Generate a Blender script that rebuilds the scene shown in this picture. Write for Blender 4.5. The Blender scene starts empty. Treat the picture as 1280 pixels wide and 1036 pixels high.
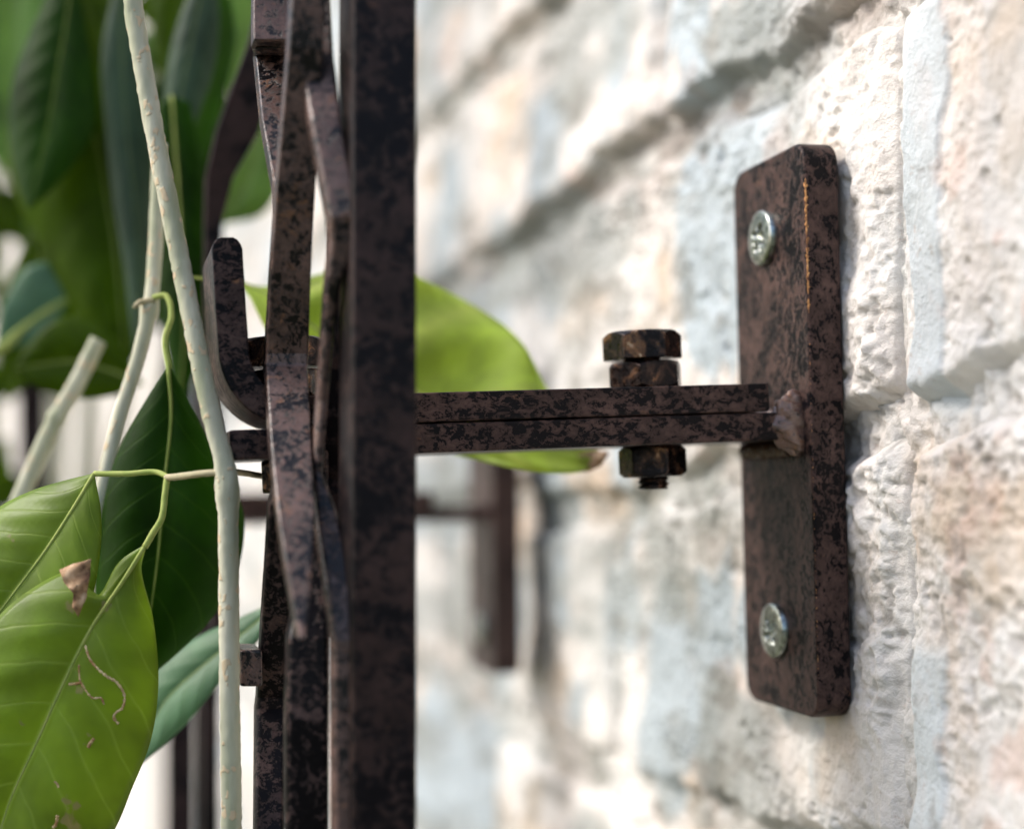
import bpy, bmesh, math, random
import numpy as np
from mathutils import Vector, Matrix

# ------------------------------------------------------------------ camera
# millimetre design frame: X = into the brick wall, Y = along the wall away
# from the camera, Z = up, origin = the lens.  S turns it into metres.
S = 0.001
F = 1957.0; CX = 640.0; CY = 620.0
AL = math.atan(515.0 / F); SA, CA = math.sin(AL), math.cos(AL)
scene = bpy.context.scene
COL = scene.collection
cam_d = bpy.data.cameras.new('camera')
cam = bpy.data.objects.new('camera', cam_d); COL.objects.link(cam)
cam.location = (0, 0, 0)
cam.rotation_euler = (math.pi / 2, 0, -AL)
cam_d.sensor_width = 36; cam_d.lens = F * 36 / 1280
cam_d.shift_y = (CY - 518.0) / 1280.0
cam_d.clip_start = 0.01; cam_d.clip_end = 3000
cam_d.dof.use_dof = True
cam_d.dof.focus_distance = 0.268
cam_d.dof.aperture_fstop = 7.0
cam_d.dof.aperture_blades = 0
scene.camera = cam

# ------------------------------------------------------------------ light
SUN_DIR = Vector((-0.66, 0.20, 0.64)).normalized()     # towards the sun
w = bpy.data.worlds.new('World'); scene.world = w; w.use_nodes = True
nt = w.node_tree; nt.nodes.clear()
wo = nt.nodes.new('ShaderNodeOutputWorld'); bg = nt.nodes.new('ShaderNodeBackground')
sk = nt.nodes.new('ShaderNodeTexSky'); sk.sky_type = 'NISHITA'; sk.sun_disc = False
sk.sun_elevation = math.asin(SUN_DIR.z)
sk.sun_rotation = math.atan2(SUN_DIR.x, SUN_DIR.y)
sk.dust_density = 3.0; sk.ozone_density = 0.7; sk.air_density = 1.0
bg.inputs['Strength'].default_value = 0.15
nt.links.new(sk.outputs[0], bg.inputs[0]); nt.links.new(bg.outputs[0], wo.inputs[0])
sun_d = bpy.data.lights.new('sun', 'SUN'); sun_d.energy = 1.5; sun_d.angle = math.radians(14)
sun_d.color = (1.0, 0.965, 0.92)
sun = bpy.data.objects.new('sun', sun_d); COL.objects.link(sun)
sun.rotation_euler = SUN_DIR.to_track_quat('Z', 'Y').to_euler()
scene.view_settings.view_transform = 'Standard'
scene.view_settings.look = 'None'
scene.view_settings.gamma = 1
scene.view_settings.exposure = 0.90

# ------------------------------------------------------------------ helpers
random.seed(7)
def P(px, py, z):
    """point seen at pixel (px,py) of the 1280x1036 photo, z mm in front of the lens"""
    xc = (px - CX) / F * z; zc = -(py - CY) / F * z
    return Vector((xc * CA + z * SA, -xc * SA + z * CA, zc))

def _h(ix, iy, iz, seed):
    n = (ix * 374761393 + iy * 668265263 + iz * 2147483647 + seed * 1274126177) & 0xffffffff
    n = ((n ^ (n >> 13)) * 1274126177) & 0xffffffff
    n = (n ^ (n >> 16)) & 0xffffffff
    return n.astype(np.float64) / 4294967295.0
def noise(x, y, z=0.0, seed=0):
    x = np.asarray(x, float); y = np.asarray(y, float); z = np.asarray(z, float) + 0 * x
    ix = np.floor(x).astype(np.int64); iy = np.floor(y).astype(np.int64); iz = np.floor(z).astype(np.int64)
    fx, fy, fz = x - ix, y - iy, z - iz
    fx = fx * fx * fx * (fx * (fx * 6 - 15) + 10); fy = fy * fy * fy * (fy * (fy * 6 - 15) + 10)
    fz = fz * fz * (3 - 2 * fz)
    r = 0
    for dx in (0, 1):
        for dy in (0, 1):
            for dz in ((0, 1) if np.any(fz) else (0,)):
                r = r + (fx if dx else 1 - fx) * (fy if dy else 1 - fy) * (fz if dz else 1 - fz) * _h(ix + dx, iy + dy, iz + dz, seed)
    return r * 2 - 1
def fbm(x, y, o=4, seed=0, g=0.5):
    a, t, s = 1.0, 0.0, 0.0
    for k in range(o):
        t = t + a * noise(x * 2**k + 17.3 * k, y * 2**k + 5.1 * k, 0.0, seed + k); s += a; a *= g
    return t / s
def sstep(a, b, x):
    t = np.clip((x - a) / (b - a), 0, 1); return t * t * (3 - 2 * t)

def obj(name, verts, faces, mat=None, parent=None, smooth=True, cols=None, uvs=None, kind=None):
    """verts are design-frame mm; the object sits under its parent with an identity offset"""
    me = bpy.data.meshes.new(name)
    base = Vector(parent['_base']) if parent is not None and '_base' in parent else Vector((0, 0, 0))
    v = np.asarray([tuple(p) for p in verts] if not isinstance(verts, np.ndarray) else verts, float)
    own = Vector((0, 0, 0))
    if parent is None:
        own = Vector(((v[:, 0].min() + v[:, 0].max()) / 2, (v[:, 1].min() + v[:, 1].max()) / 2, v[:, 2].min()))
        base = own
    v = (v - np.array(base)) * S
    me.from_pydata(v.tolist(), [], faces if isinstance(faces, list) else faces.tolist())
    me.update()
    if smooth: me.polygons.foreach_set('use_smooth', [True] * len(me.polygons))
    if cols is not None:
        ca = me.color_attributes.new('tint', 'FLOAT_COLOR', 'POINT')
        c4 = np.ones((len(v), 4)); c4[:, :cols.shape[1]] = cols
        ca.data.foreach_set('color', c4.ravel())
    if uvs is not None:
        ul = me.uv_layers.new(name='UVMap')
        li = np.empty(len(me.loops), int); me.loops.foreach_get('vertex_index', li)
        ul.data.foreach_set('uv', uvs[li].ravel())
    o = bpy.data.objects.new(name, me); COL.objects.link(o)
    if mat: me.materials.append(mat)
    if parent is not None: o.parent = parent
    else: o.location = own * S
    if parent is not None and '_base' not in o: o['_base'] = tuple(base)
    if kind: o['kind'] = kind
    return o
def thing(name, label, cat, base, group=None):
    o = bpy.data.objects.new(name, None); COL.objects.link(o)
    o.location = Vector(base) * S; o['_base'] = tuple(base)
    o.empty_display_size = 0.01
    o['label'] = label; o['category'] = cat
    if group: o['group'] = group
    return o
def bevel(o, wd, seg=2, ang=30):
    m = o.modifiers.new('bevel', 'BEVEL'); m.width = wd * S; m.segments = seg
    m.limit_method = 'ANGLE'; m.angle_limit = math.radians(ang); m.harden_normals = True
    return o
def catmull(pts, n):
    pts = [np.array(p, float) for p in pts]
    d = [0]
    for a, b in zip(pts[:-1], pts[1:]): d.append(d[-1] + max(1e-6, np.linalg.norm((b - a)[:2])))
    d = np.array(d) / d[-1]; out = []
    for t in np.linspace(0, 1, n):
        i = min(max(np.searchsorted(d, t, 'right') - 1, 0), len(pts) - 2)
        u = (t - d[i]) / (d[i + 1] - d[i])
        p0 = pts[max(i - 1, 0)]; p1 = pts[i]; p2 = pts[i + 1]; p3 = pts[min(i + 2, len(pts) - 1)]
        h1 = d[i + 1] - d[i]
        m1 = (p2 - p0) / (d[i + 1] - d[max(i - 1, 0)]) * h1
        m2 = (p3 - p1) / (d[min(i + 2, len(pts) - 1)] - d[i]) * h1
        out.append((2*u**3-3*u*u+1)*p1 + (u**3-2*u*u+u)*m1 + (-2*u**3+3*u*u)*p2 + (u**3-u*u)*m2)
    return np.array(out)
def grid_faces(nr, nc):
    i = np.arange(nr - 1)[:, None] * nc + np.arange(nc - 1)[None, :]
    return np.stack([i, i + 1, i + nc + 1, i + nc], -1).reshape(-1, 4)

# ------------------------------------------------------------------ materials
class M:
    def __init__(s, name):
        s.m = bpy.data.materials.new(name); s.m.use_nodes = True
        s.nt = s.m.node_tree; s.nt.nodes.clear()
        s.out = s.n('ShaderNodeOutputMaterial')
    def n(s, t, **kw):
        q = s.nt.nodes.new(t)
        for k, v in kw.items(): setattr(q, k, v)
        return q
    def l(s, a, b): s.nt.links.new(a, b)
    def noise(s, scale, detail=4, rough=0.5, dist=0.0, vec=None):
        q = s.n('ShaderNodeTexNoise'); q.inputs['Scale'].default_value = scale
        q.inputs['Detail'].default_value = detail; q.inputs['Roughness'].default_value = rough
        q.inputs['Distortion'].default_value = dist
        if vec is None:
            if not hasattr(s, '_oc'): s._oc = s.n('ShaderNodeTexCoord').outputs['Object']
            vec = s._oc
        s.l(vec, q.inputs['Vector'])
        return q.outputs['Fac']
    def ramp(s, fac, stops, interp='LINEAR'):
        q = s.n('ShaderNodeValToRGB'); r = q.color_ramp; r.interpolation = interp
        while len(r.elements) < len(stops): r.elements.new(0.5)
        for e, (p, c) in zip(r.elements, stops):
            e.position = p; e.color = (c, c, c, 1) if not isinstance(c, tuple) else (*c, 1)
        s.l(fac, q.inputs[0]); return q.outputs[0]
    def mix(s, fac, a, b, mode='MIX'):
        q = s.n('ShaderNodeMix', data_type='RGBA', blend_type=mode)
        for sock, v in ((q.inputs[0], fac), (q.inputs[6], a), (q.inputs[7], b)):
            if isinstance(v, bpy.types.NodeSocket): s.l(v, sock)
            elif isinstance(v, tuple): sock.default_value = (*v, 1)
            else: sock.default_value = v
        return q.outputs[2]
    def math(s, op, a, b=0.0):
        q = s.n('ShaderNodeMath', operation=op)
        for sock, v in ((q.inputs[0], a), (q.inputs[1], b)):
            if isinstance(v, bpy.types.NodeSocket): s.l(v, sock)
            else: sock.default_value = v
        return q.outputs[0]
    def coord(s, scale=(1, 1, 1)):
        t = s.n('ShaderNodeTexCoord'); mp = s.n('ShaderNodeMapping'); mp.inputs['Scale'].default_value = scale
        s.l(t.outputs['Object'], mp.inputs[0]); return mp.outputs[0]
    def bump(s, h, strength, dist):
        q = s.n('ShaderNodeBump'); q.inputs['Strength'].default_value = strength
        q.inputs['Distance'].default_value = dist; s.l(h, q.inputs['Height']); return q.outputs[0]
    def pbsdf(s, col, rough, metal=0.0, normal=None, spec=0.5, coat=0.0):
        q = s.n('ShaderNodeBsdfPrincipled')
        for sock, v in ((q.inputs['Base Color'], col), (q.inputs['Roughness'], rough), (q.inputs['Metallic'], metal)):
            if isinstance(v, bpy.types.NodeSocket): s.l(v, sock)
            elif isinstance(v, tuple): sock.default_value = (*v, 1)
            else: sock.default_value = v
        q.inputs['Specular IOR Level'].default_value = spec
        q.inputs['Coat Weight'].default_value = coat
        if normal: s.l(normal, q.inputs['Normal'])
        return q
    def done(s, sh): s.l(sh.outputs[0] if hasattr(sh, 'outputs') else sh, s.out.inputs[0]); return s.m

def metal_mat(name, brown=(0.092, 0.055, 0.047), black=(0.003, 0.0022, 0.0035), thr=0.50, stretch=(1, 1, 1), sc=600,
              rust=0.03, rough=0.36, spec=0.13):
    m = M(name); v = m.coord(stretch)
    n1 = m.noise(sc, 6, 0.68, 0.9, v)                      # ragged black flecks
    n2 = m.noise(sc * 0.22, 3, 0.5, 0.4, v)                # where flecks crowd together
    n3 = m.noise(sc * 2.8, 3, 0.6, 1.0, v)
    f = m.math('ADD', m.math('MULTIPLY', n1, 0.55), m.math('ADD', m.math('MULTIPLY', n2, 0.25), m.math('MULTIPLY', n3, 0.20)))
    mask = m.ramp(f, [(thr - 0.006, 0.0), (thr + 0.016, 1.0)])
    haze_ = m.ramp(f, [(thr - 0.09, 0.0), (thr, 0.45)])    # soft transition around each fleck
    tone = m.ramp(m.noise(sc * 0.3, 4, 0.6, 0, v), [(0.32, 0.60), (0.68, 1.25)])
    b = m.mix(1.0, brown, tone, 'MULTIPLY')
    rn = m.ramp(m.noise(sc * 0.35, 6, 0.72, 0.6), [(0.66 - rust, 0.0), (0.76 - rust, 1.0)])
    b = m.mix(rn, b, (0.26, 0.125, 0.065))
    c = m.mix(mask, m.mix(haze_, b, black), black)
    h = m.math('ADD', m.math('MULTIPLY', mask, -0.35), m.noise(sc * 2, 4, 0.6))
    r = m.math('ADD', m.math('MULTIPLY', n1, 0.35), rough - 0.17)
    return m.done(m.pbsdf(c, r, 0.0, m.bump(h, 0.6, 0.00016), spec=spec))

MAT = {}
MAT['plate'] = metal_mat('brown_black_paint', thr=0.507, stretch=(1, 1, 0.8), sc=620)
MAT['arm'] = metal_mat('brown_black_paint_arm', thr=0.506, stretch=(0.7, 1, 1), sc=640)
MAT['strip'] = metal_mat('brown_black_paint_strip', brown=(0.150, 0.094, 0.080), thr=0.508, sc=560, rust=0.08, rough=0.28, spec=0.36)
MAT['strip_dark'] = metal_mat('dark_strip_metal', brown=(0.085, 0.055, 0.05), thr=0.465, sc=560, rust=0.02)  # darker brown with more black flecks than the other strips
MAT['frame'] = metal_mat('dark_frame_paint', brown=(0.036, 0.022, 0.020), thr=0.495, sc=330, rust=0.0)
MAT['weld'] = metal_mat('weld_metal', brown=(0.15, 0.085, 0.065), thr=0.57, sc=500, rust=0.10, rough=0.26, spec=0.8)
MAT['far'] = metal_mat('far_metal_paint', brown=(0.034, 0.021, 0.021), thr=0.52, sc=150, rust=0.0)
MAT['far_bracket'] = metal_mat('far_bracket_paint', brown=(0.075, 0.045, 0.040), thr=0.56, sc=150, rust=0.02)

def bolt_mat():
    m = M('worn_dark_steel')
    c = m.ramp(m.noise(260, 7, 0.66, 0.9), [(0.45, (0.008, 0.006, 0.007)), (0.54, (0.05, 0.030, 0.024)), (0.63, (0.24, 0.12, 0.06)), (0.71, (0.88, 0.68, 0.50))])
    nz = m.noise(900, 4, 0.6)
    return m.done(m.pbsdf(c, m.ramp(nz, [(0.35, 0.16), (0.65, 0.5)]), 0.7, m.bump(m.noise(420, 5, 0.6, 0.5), 0.6, 0.0002)))
MAT['bolt'] = bolt_mat()
def screw_mat():
    m = M('zinc_screw'); nz = m.noise(700, 4, 0.6)
    c = m.ramp(nz, [(0.38, (0.20, 0.22, 0.20)), (0.62, (0.56, 0.60, 0.56))])
    return m.done(m.pbsdf(c, 0.27, 0.95, m.bump(nz, 0.25, 0.00006)))
MAT['screw'] = screw_mat()
def copper_mat():
    m = M('bare_copper_edge'); nz = m.noise(900, 4, 0.7)
    c = m.ramp(nz, [(0.4, (0.10, 0.04, 0.02)), (0.55, (0.55, 0.26, 0.09)), (0.68, (0.8, 0.45, 0.2))])
    return m.done(m.pbsdf(c, 0.35, 0.6, m.bump(nz, 0.7, 0.0002)))
MAT['copper'] = copper_mat()
def wall_mat():
    m = M('painted_brick'); a = m.n('ShaderNodeAttribute', attribute_name='tint')
    v = m.coord((1, 1, 1))
    t = m.ramp(m.noise(60, 6, 0.6, 0.3, v), [(0.3, 0.90), (0.6, 1.05)])
    c = m.mix(1.0, a.outputs['Color'], t, 'MULTIPLY')
    sp = m.ramp(m.noise(520, 5, 0.65, 0.6, v), [(0.60, 0.0), (0.72, 0.55)])
    c = m.mix(sp, c, (0.46, 0.36, 0.30))
    h = m.math('ADD', m.noise(900, 5, 0.65, 0.4, v), m.math('MULTIPLY', m.noise(260, 4, 0.6, 0.2, v), 1.6))
    return m.done(m.pbsdf(c, 0.72, 0.0, m.bump(h, 0.8, 0.0005), spec=0.3))
MAT['wall'] = wall_mat()
def leaf_mat(name, col, trans, tf=0.45, vein=(0.25, 0.36, 0.09), spots=0.0, rough=0.36, nv=9.0, veinf=0.75, spec=0.3, lw=1.0):
    m = M(name)
    uv = m.n('ShaderNodeTexCoord').outputs['UV']; sx = m.n('ShaderNodeSeparateXYZ'); m.l(uv, sx.inputs[0])
    U, V = sx.outputs[0], sx.outputs[1]              # U = -1..1 across mapped to 0..1, V along
    au = m.math('ABSOLUTE', m.math('SUBTRACT', m.math('MULTIPLY', U, 2.0), 1.0))
    wob = m.math('MULTIPLY', m.noise(90, 2), 0.05)
    ph = m.math('ADD', m.math('SUBTRACT', V, m.math('MULTIPLY', m.math('POWER', au, 1.25), 0.17)), wob)
    saw = m.math('FRACT', m.math('MULTIPLY', ph, nv))
    lat = m.math('ABSOLUTE', m.math('SUBTRACT', saw, 0.5))
    latl = m.ramp(lat, [(0.0, 1.0), (0.03 * lw, 0.45), (0.07 * lw, 0.0)])
    midl = m.ramp(au, [(0.0, 1.0), (0.022, 1.0), (0.04, 0.0)])
    vm = m.math('MAXIMUM', m.math('MULTIPLY', latl, 0.5), midl)
    n1 = m.ramp(m.noise(45, 4, 0.6, 0.3), [(0.3, 0.62), (0.7, 1.28)])
    n2 = m.noise(400, 4, 0.6)
    c = m.mix(1.0, col, n1, 'MULTIPLY'); c = m.mix(m.math('MULTIPLY', vm, veinf), c, vein)
    tcol = m.mix(1.0, trans, n1, 'MULTIPLY')
    tcol = m.mix(m.math('MULTIPLY', vm, 0.6 * veinf), tcol, tuple(min(1, q * 1.35 + 0.05) for q in trans))
    if spots:
        sp = m.ramp(m.noise(150, 3, 0.6), [(0.70 - spots, 0.0), (0.74 - spots, 1.0)])
        c = m.mix(sp, c, (0.34, 0.32, 0.12)); tcol = m.mix(sp, tcol, (0.4, 0.34, 0.1))
    hh = m.math('ADD', m.math('ADD', m.math('MULTIPLY', n2, 0.3), m.math('MULTIPLY', m.noise(160, 4, 0.6), 1.4)), m.math('MULTIPLY', latl, -0.5))
    nb = m.bump(hh, 0.35, 0.0003)
    p = m.pbsdf(c, rough, 0, nb, spec=spec)
    tr = m.n('ShaderNodeBsdfTranslucent'); m.l(tcol, tr.inputs[0]); m.l(nb, tr.inputs['Normal'])
    mx = m.n('ShaderNodeMixShader'); mx.inputs[0].default_value = tf
    m.l(p.outputs[0], mx.inputs[1]); m.l(tr.outputs[0], mx.inputs[2])
    return m.done(mx)
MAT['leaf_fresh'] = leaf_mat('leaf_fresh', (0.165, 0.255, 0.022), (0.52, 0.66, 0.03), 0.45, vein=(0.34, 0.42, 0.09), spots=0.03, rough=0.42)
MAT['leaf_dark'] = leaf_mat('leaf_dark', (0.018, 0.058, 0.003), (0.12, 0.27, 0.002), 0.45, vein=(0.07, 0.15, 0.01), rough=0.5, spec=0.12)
MAT['leaf_olive'] = leaf_mat('leaf_olive', (0.045, 0.085, 0.003), (0.26, 0.38, 0.002), 0.5, vein=(0.10, 0.16, 0.01), rough=0.5, spec=0.12)
MAT['leaf_pale'] = leaf_mat('leaf_pale', (0.13, 0.26, 0.15), (0.14, 0.30, 0.09), 0.35, vein=(0.2, 0.32, 0.17), rough=0.5)
MAT['leaf_grey'] = leaf_mat('leaf_grey', (0.055, 0.105, 0.055), (0.06, 0.14, 0.03), 0.3, vein=(0.085, 0.145, 0.09), rough=0.55)
MAT['leaf_yellow'] = leaf_mat('leaf_yellow', (0.36, 0.46, 0.10), (0.70, 0.84, 0.16), 0.55, vein=(0.62, 0.66, 0.25), nv=3.6, veinf=0.9, lw=2.6)
MAT['leaf_light'] = leaf_mat('leaf_light', (0.16, 0.28, 0.08), (0.4, 0.58, 0.14), 0.5)
def plain(name, stops, scale, rough=0.6, bumpd=0.0003, det=5, stretch=(1, 1, 1)):
    m = M(name); nz = m.noise(scale, det, 0.6, 0.3, m.coord(stretch))
    return m.done(m.pbsdf(m.ramp(nz, stops), rough, 0, m.bump(nz, 0.6, bumpd), spec=0.35))
def stem_mat():
    m = M('stem_bark')
    a = m.noise(240, 4, 0.6, 0.2, m.coord((1, 1, 0.12)))
    c = m.ramp(a, [(0.35, (0.36, 0.38, 0.25)), (0.65, (0.60, 0.58, 0.45))])
    dots = m.ramp(m.noise(520, 2, 0.5, 0, m.coord((1, 1, 0.8))), [(0.62, 0.0), (0.65, 1.0)])
    c = m.mix(dots, c, (0.62, 0.50, 0.33))
    h = m.math('ADD', a, m.math('MULTIPLY', dots, 0.5))
    return m.done(m.pbsdf(c, 0.75, 0, m.bump(h, 0.8, 0.0004), spec=0.12))
MAT['stem'] = stem_mat()
MAT['petiole'] = plain('petiole', [(0.35, (0.24, 0.32, 0.06)), (0.7, (0.38, 0.42, 0.11))], 300, 0.7)
MAT['node'] = plain('stem_node', [(0.35, (0.32, 0.30, 0.18)), (0.7, (0.48, 0.40, 0.24))], 350, 0.7)
MAT['dry'] = plain('dry_leaf', [(0.36, (0.12, 0.06, 0.03)), (0.5, (0.36, 0.22, 0.12)), (0.66, (0.58, 0.42, 0.28))], 300, 0.8)
MAT['mine'] = plain('leaf_mine_trail', [(0.40, (0.30, 0.17, 0.06)), (0.58, (0.66, 0.52, 0.28))], 500, 0.8)
MAT['ground'] = plain('ground', [(0.3, (0.05, 0.055, 0.03)), (0.7, (0.11, 0.11, 0.06))], 9, 0.9, 0.01)
MAT['render'] = plain('white_render', [(0.3, (0.74, 0.68, 0.62)), (0.7, (0.84, 0.80, 0.75))], 12, 0.85, 0.004)

# ------------------------------------------------------------------ ground
g = obj('ground', [(-40000, -40000, -900), (40000, -40000, -900), (40000, 120000, -900), (-40000, 120000, -900)],
        [(0, 1, 2, 3)], MAT['ground']); g['kind'] = 'structure'

# ------------------------------------------------------------------ brick wall
XW = 130.5                       # mean outer face of the bricks
JA = ([60, 200, 257, 300, 440, 640, 900, 2600], None)
JY = np.array([60, 200, 257, 300, 440, 640, 900, 2600], float)
JB = np.array([20, 17, 11.5, 2, -4, -8, -7, -5], float)
JA_ = np.array([88, 87, 86, 84, 81, 80, 80, 80], float)
JA2 = np.array([160, 158, 154, 150, 142, 150, 152, 152], float)
JC = np.array([-60, -60, -66, -72, -78, -72, -75, -75], float)
def joint(k, Y):
    """height of bed joint number k (0 = B, 1 = A, 2 = A2, -1 = C) along the wall"""
    if k == 0: b = JB
    elif k == 1: b = JA_
    elif k == 2: b = JA2
    elif k == -1: b = JC
    elif k > 2: b = JA2 + 71.0 * (k - 2)
    else: b = JC + 71.0 * (k + 1)
    return np.interp(Y, JY, b) + 2.2 * noise(Y / 19.0, 0 * Y + k * 3.7, 0.0, 91) + 3.0 * noise(Y / 55.0, 0 * Y + k * 3.7, 0.0, 93) * sstep(250, 330, Y)

CREAM = np.array([0.76, 0.70, 0.65]); WHITE = np.array([0.81, 0.79, 0.76]); BLUE = np.array([0.47, 0.535, 0.57])
PINK = np.array([0.62, 0.44, 0.36]); GREY = np.array([0.35, 0.37, 0.355]); OCHRE = np.array([0.64, 0.47, 0.31])
def mixc(c, d, f): return c * (1 - f[:, None]) + d * f[:, None]
def wall_colour(Y, Z, crack, seed):
    """paint and soiling of the wall, with shade painted in at joint A: crack 1 = deep in a joint"""
    # along-the-wall coordinate stretched with distance so stains stay broad far down the wall
    Yr = Y; Y = np.where(Y > 300, 300 + 230 * np.log(np.maximum(Y, 300) / 300), Y)
    c = np.tile(CREAM, (len(Y), 1))
    c = mixc(c, WHITE, sstep(-0.25, 0.35, fbm(Y / 30, Z / 45, 4, 5)))
    c = mixc(c, OCHRE, 0.65 * sstep(0.15, 0.6, fbm(Y / 22, Z / 26, 4, 15)))
    # vertical runs of blue-grey limewash
    runs = fbm(Y / 17.0, Z / 60.0, 4, 33) + 0.8 * fbm(Y / 50, Z / 45, 2, 36) + 0.03
    left = sstep(262, 300, Yr)
    c = mixc(c, BLUE, sstep(0.06, 0.24, runs) * (0.25 + 0.75 * left))
    strip = strip_mask(Yr, Z)
    c = mixc(c, BLUE * 1.18, 0.7 * strip)
    pk = sstep(0.18, 0.5, fbm(Y / 11, Z / 13, 5, 51)) * sstep(235, 215, Y)
    c = mixc(c, PINK, 0.55 * pk)
    pk2 = sstep(0.35, 0.6, fbm(Y / 18, Z / 24, 5, 57)) * left
    c = mixc(c, PINK, 0.5 * pk2)
    g = np.clip(crack, 0, 1) * sstep(-0.5, 0.4, fbm(Y / 12, Z / 12, 4, 61))
    c = mixc(c, GREY, 0.75 * g * (0.45 + 0.55 * left))
    deep = sstep(0.75, 1.0, crack) * sstep(0.0, 0.4, fbm(Y / 14, Z / 9, 3, 67))
    c = mixc(c, GREY * 0.45, 0.8 * deep)
    rb = rubble(Yr, Z) * sstep(-0.25, 0.35, fbm(Y / 9, Z / 8, 4, 63)) * (0.35 + 0.65 * sstep(250, 300, Y))
    c = mixc(c, GREY * 1.05, 0.75 * rb)
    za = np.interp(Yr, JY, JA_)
    overhang_shade = np.exp(-((Z - za - 1.0) / 6.5) ** 2) * sstep(-0.55, 0.10, fbm(Y / 10, Z / 7, 4, 69)) * sstep(225, 250, Y)
    c = mixc(c, np.array([0.17, 0.125, 0.10]), 0.6 * overhang_shade)  # brown shade painted along joint A under the overhanging course
    smear = sstep(0.0, 0.38, fbm(Y / 34, Z / 24, 4, 301)) * left
    c = mixc(c, GREY * 1.05, 0.85 * smear)
    gr = grains(Yr, Z)
    dz_ = sstep(0.15, -0.55, gr) * rubble(Yr, Z) * sstep(-0.4, 0.2, fbm(Yr / 9, Z / 9, 3, 311))
    c = mixc(c, np.array([0.24, 0.22, 0.20]), 0.75 * dz_)
    spot = sstep(0.28, 0.46, fbm(Y / 15, Z / 11, 4, 73)) * sstep(270, 300, Y)
    c = mixc(c, np.array([0.20, 0.19, 0.16]), 0.55 * spot)
    return np.clip(c, 0.03, 0.9)
def rubble(Y, Z):
    """broken, crumbly bands where old mortar was smeared over the bricks"""
    zb = np.interp(Y, JY, JB)
    a = np.exp(-((Z - zb + 9) / 11.0) ** 2) * sstep(290, 255, Y) * (0.6 + 0.6 * sstep(-0.3, 0.3, fbm(Y / 14, Z / 12, 3, 83)))
    b = np.exp(-((Y - 246) / 6.0) ** 2) * sstep(-45, -25, Z) * sstep(52, 35, Z)
    c = np.exp(-((Z - np.interp(Y, JY, JA_) + 9) / 10.0) ** 2) * sstep(300, 330, Y)
    d = np.exp(-((Z - zb - 0) / 10.0) ** 2) * sstep(285, 310, Y)
    e = sstep(0.12, 0.4, fbm(Y / 26, Z / 22, 3, 87)) * 0.6
    return np.clip(np.maximum.reduce([a, b, c, d, e]), 0, 1)
def grains(Y, Z):
    n1 = 1 - np.abs(noise(Y / 2.6, Z / 2.4, 0.0, 201)) * 2; n2 = 1 - np.abs(noise(Y / 1.2 + 9, Z / 1.1, 0.0, 203)) * 2
    return 0.75 * n1 + 0.4 * n2 + 0.9 * fbm(Y / 4.5, Z / 4.2, 2, 205)
def strip_mask(Y, Z):
    edge = 3.6 * fbm(Y / 6, Z / 12, 4, 77)
    st = sstep(0, 1.2, (Y + edge) - 221.5) * sstep(0, 1.2, 236.5 - 1.5 * np.sin(Z / 21) - (Y + edge))
    return st * np.maximum(sstep(12, 16, Z), sstep(-22, -27, Z)) * sstep(125, 112, Z)
def face_relief(Y, Z):
    st = strip_mask(Y, Z)
    h = 2.6 * fbm(Y / 34, Z / 30, 3, 3) + 0.9 * fbm(Y / 8, Z / 9, 4, 9) * (1 - 0.6 * st)
    h += 0.30 * fbm(Y / 2.2, Z / 2.6, 4, 13) * (1 - 0.7 * st)
    pit = sstep(0.40, 0.62, fbm(Y / 4.5, Z / 4, 3, 21)) * (1 - st); h -= 0.9 * pit
    ridge = 1 - np.abs(fbm(Y / 6, Z / 5, 3, 25)) * 6; h += 0.30 * np.clip(ridge, 0, 1) * (1 - st)
    h += rubble(Y, Z) * (1 - 0.8 * st) * (0.85 * grains(Y, Z) - 0.5) + 0.7 * st
    return h
def mortar_relief(Y, Z):
    return -3.2 + 1.3 * fbm(Y / 11, Z / 8, 4, 41) + 0.9 * grains(Y, Z)

wall = thing('brick_wall', 'whitewashed rough brick wall with blue grey paint runs carrying the brown bracket', 'wall', (XW, 600, -900))
def axis(stops):
    """stops: list of (from, to, step)"""
    out = []
    for a, b, s in stops: out += list(np.arange(a, b, s))
    out.append(stops[-1][1]); return np.array(out)
def height_patch(name, Ys, Zs, hfun, mat, parent, kind=None):
    YY, ZZ = np.meshgrid(Ys, Zs); Y = YY.ravel(); Z = ZZ.ravel()
    h, c = hfun(Y, Z)
    v = np.stack([XW - h, Y, Z], 1)
    return obj(name, v, grid_faces(len(Zs), len(Ys)), mat, parent, cols=c, kind=kind)
def mort(Y, Z):
    h = mortar_relief(Y, Z); h = np.where(Y > 1200, np.minimum(h, -3.5), h)
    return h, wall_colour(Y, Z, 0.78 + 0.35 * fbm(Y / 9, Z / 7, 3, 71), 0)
height_patch('mortar', axis([(60, 190, 3), (190, 300, 0.55), (300, 480, 1.2), (480, 900, 4), (900, 4600, 25)]),
             axis([(-900, -240, 20), (-240, -90, 3), (-90, 170, 0.7), (170, 330, 3), (330, 1500, 20)]), mort, MAT['wall'], wall)

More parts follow.
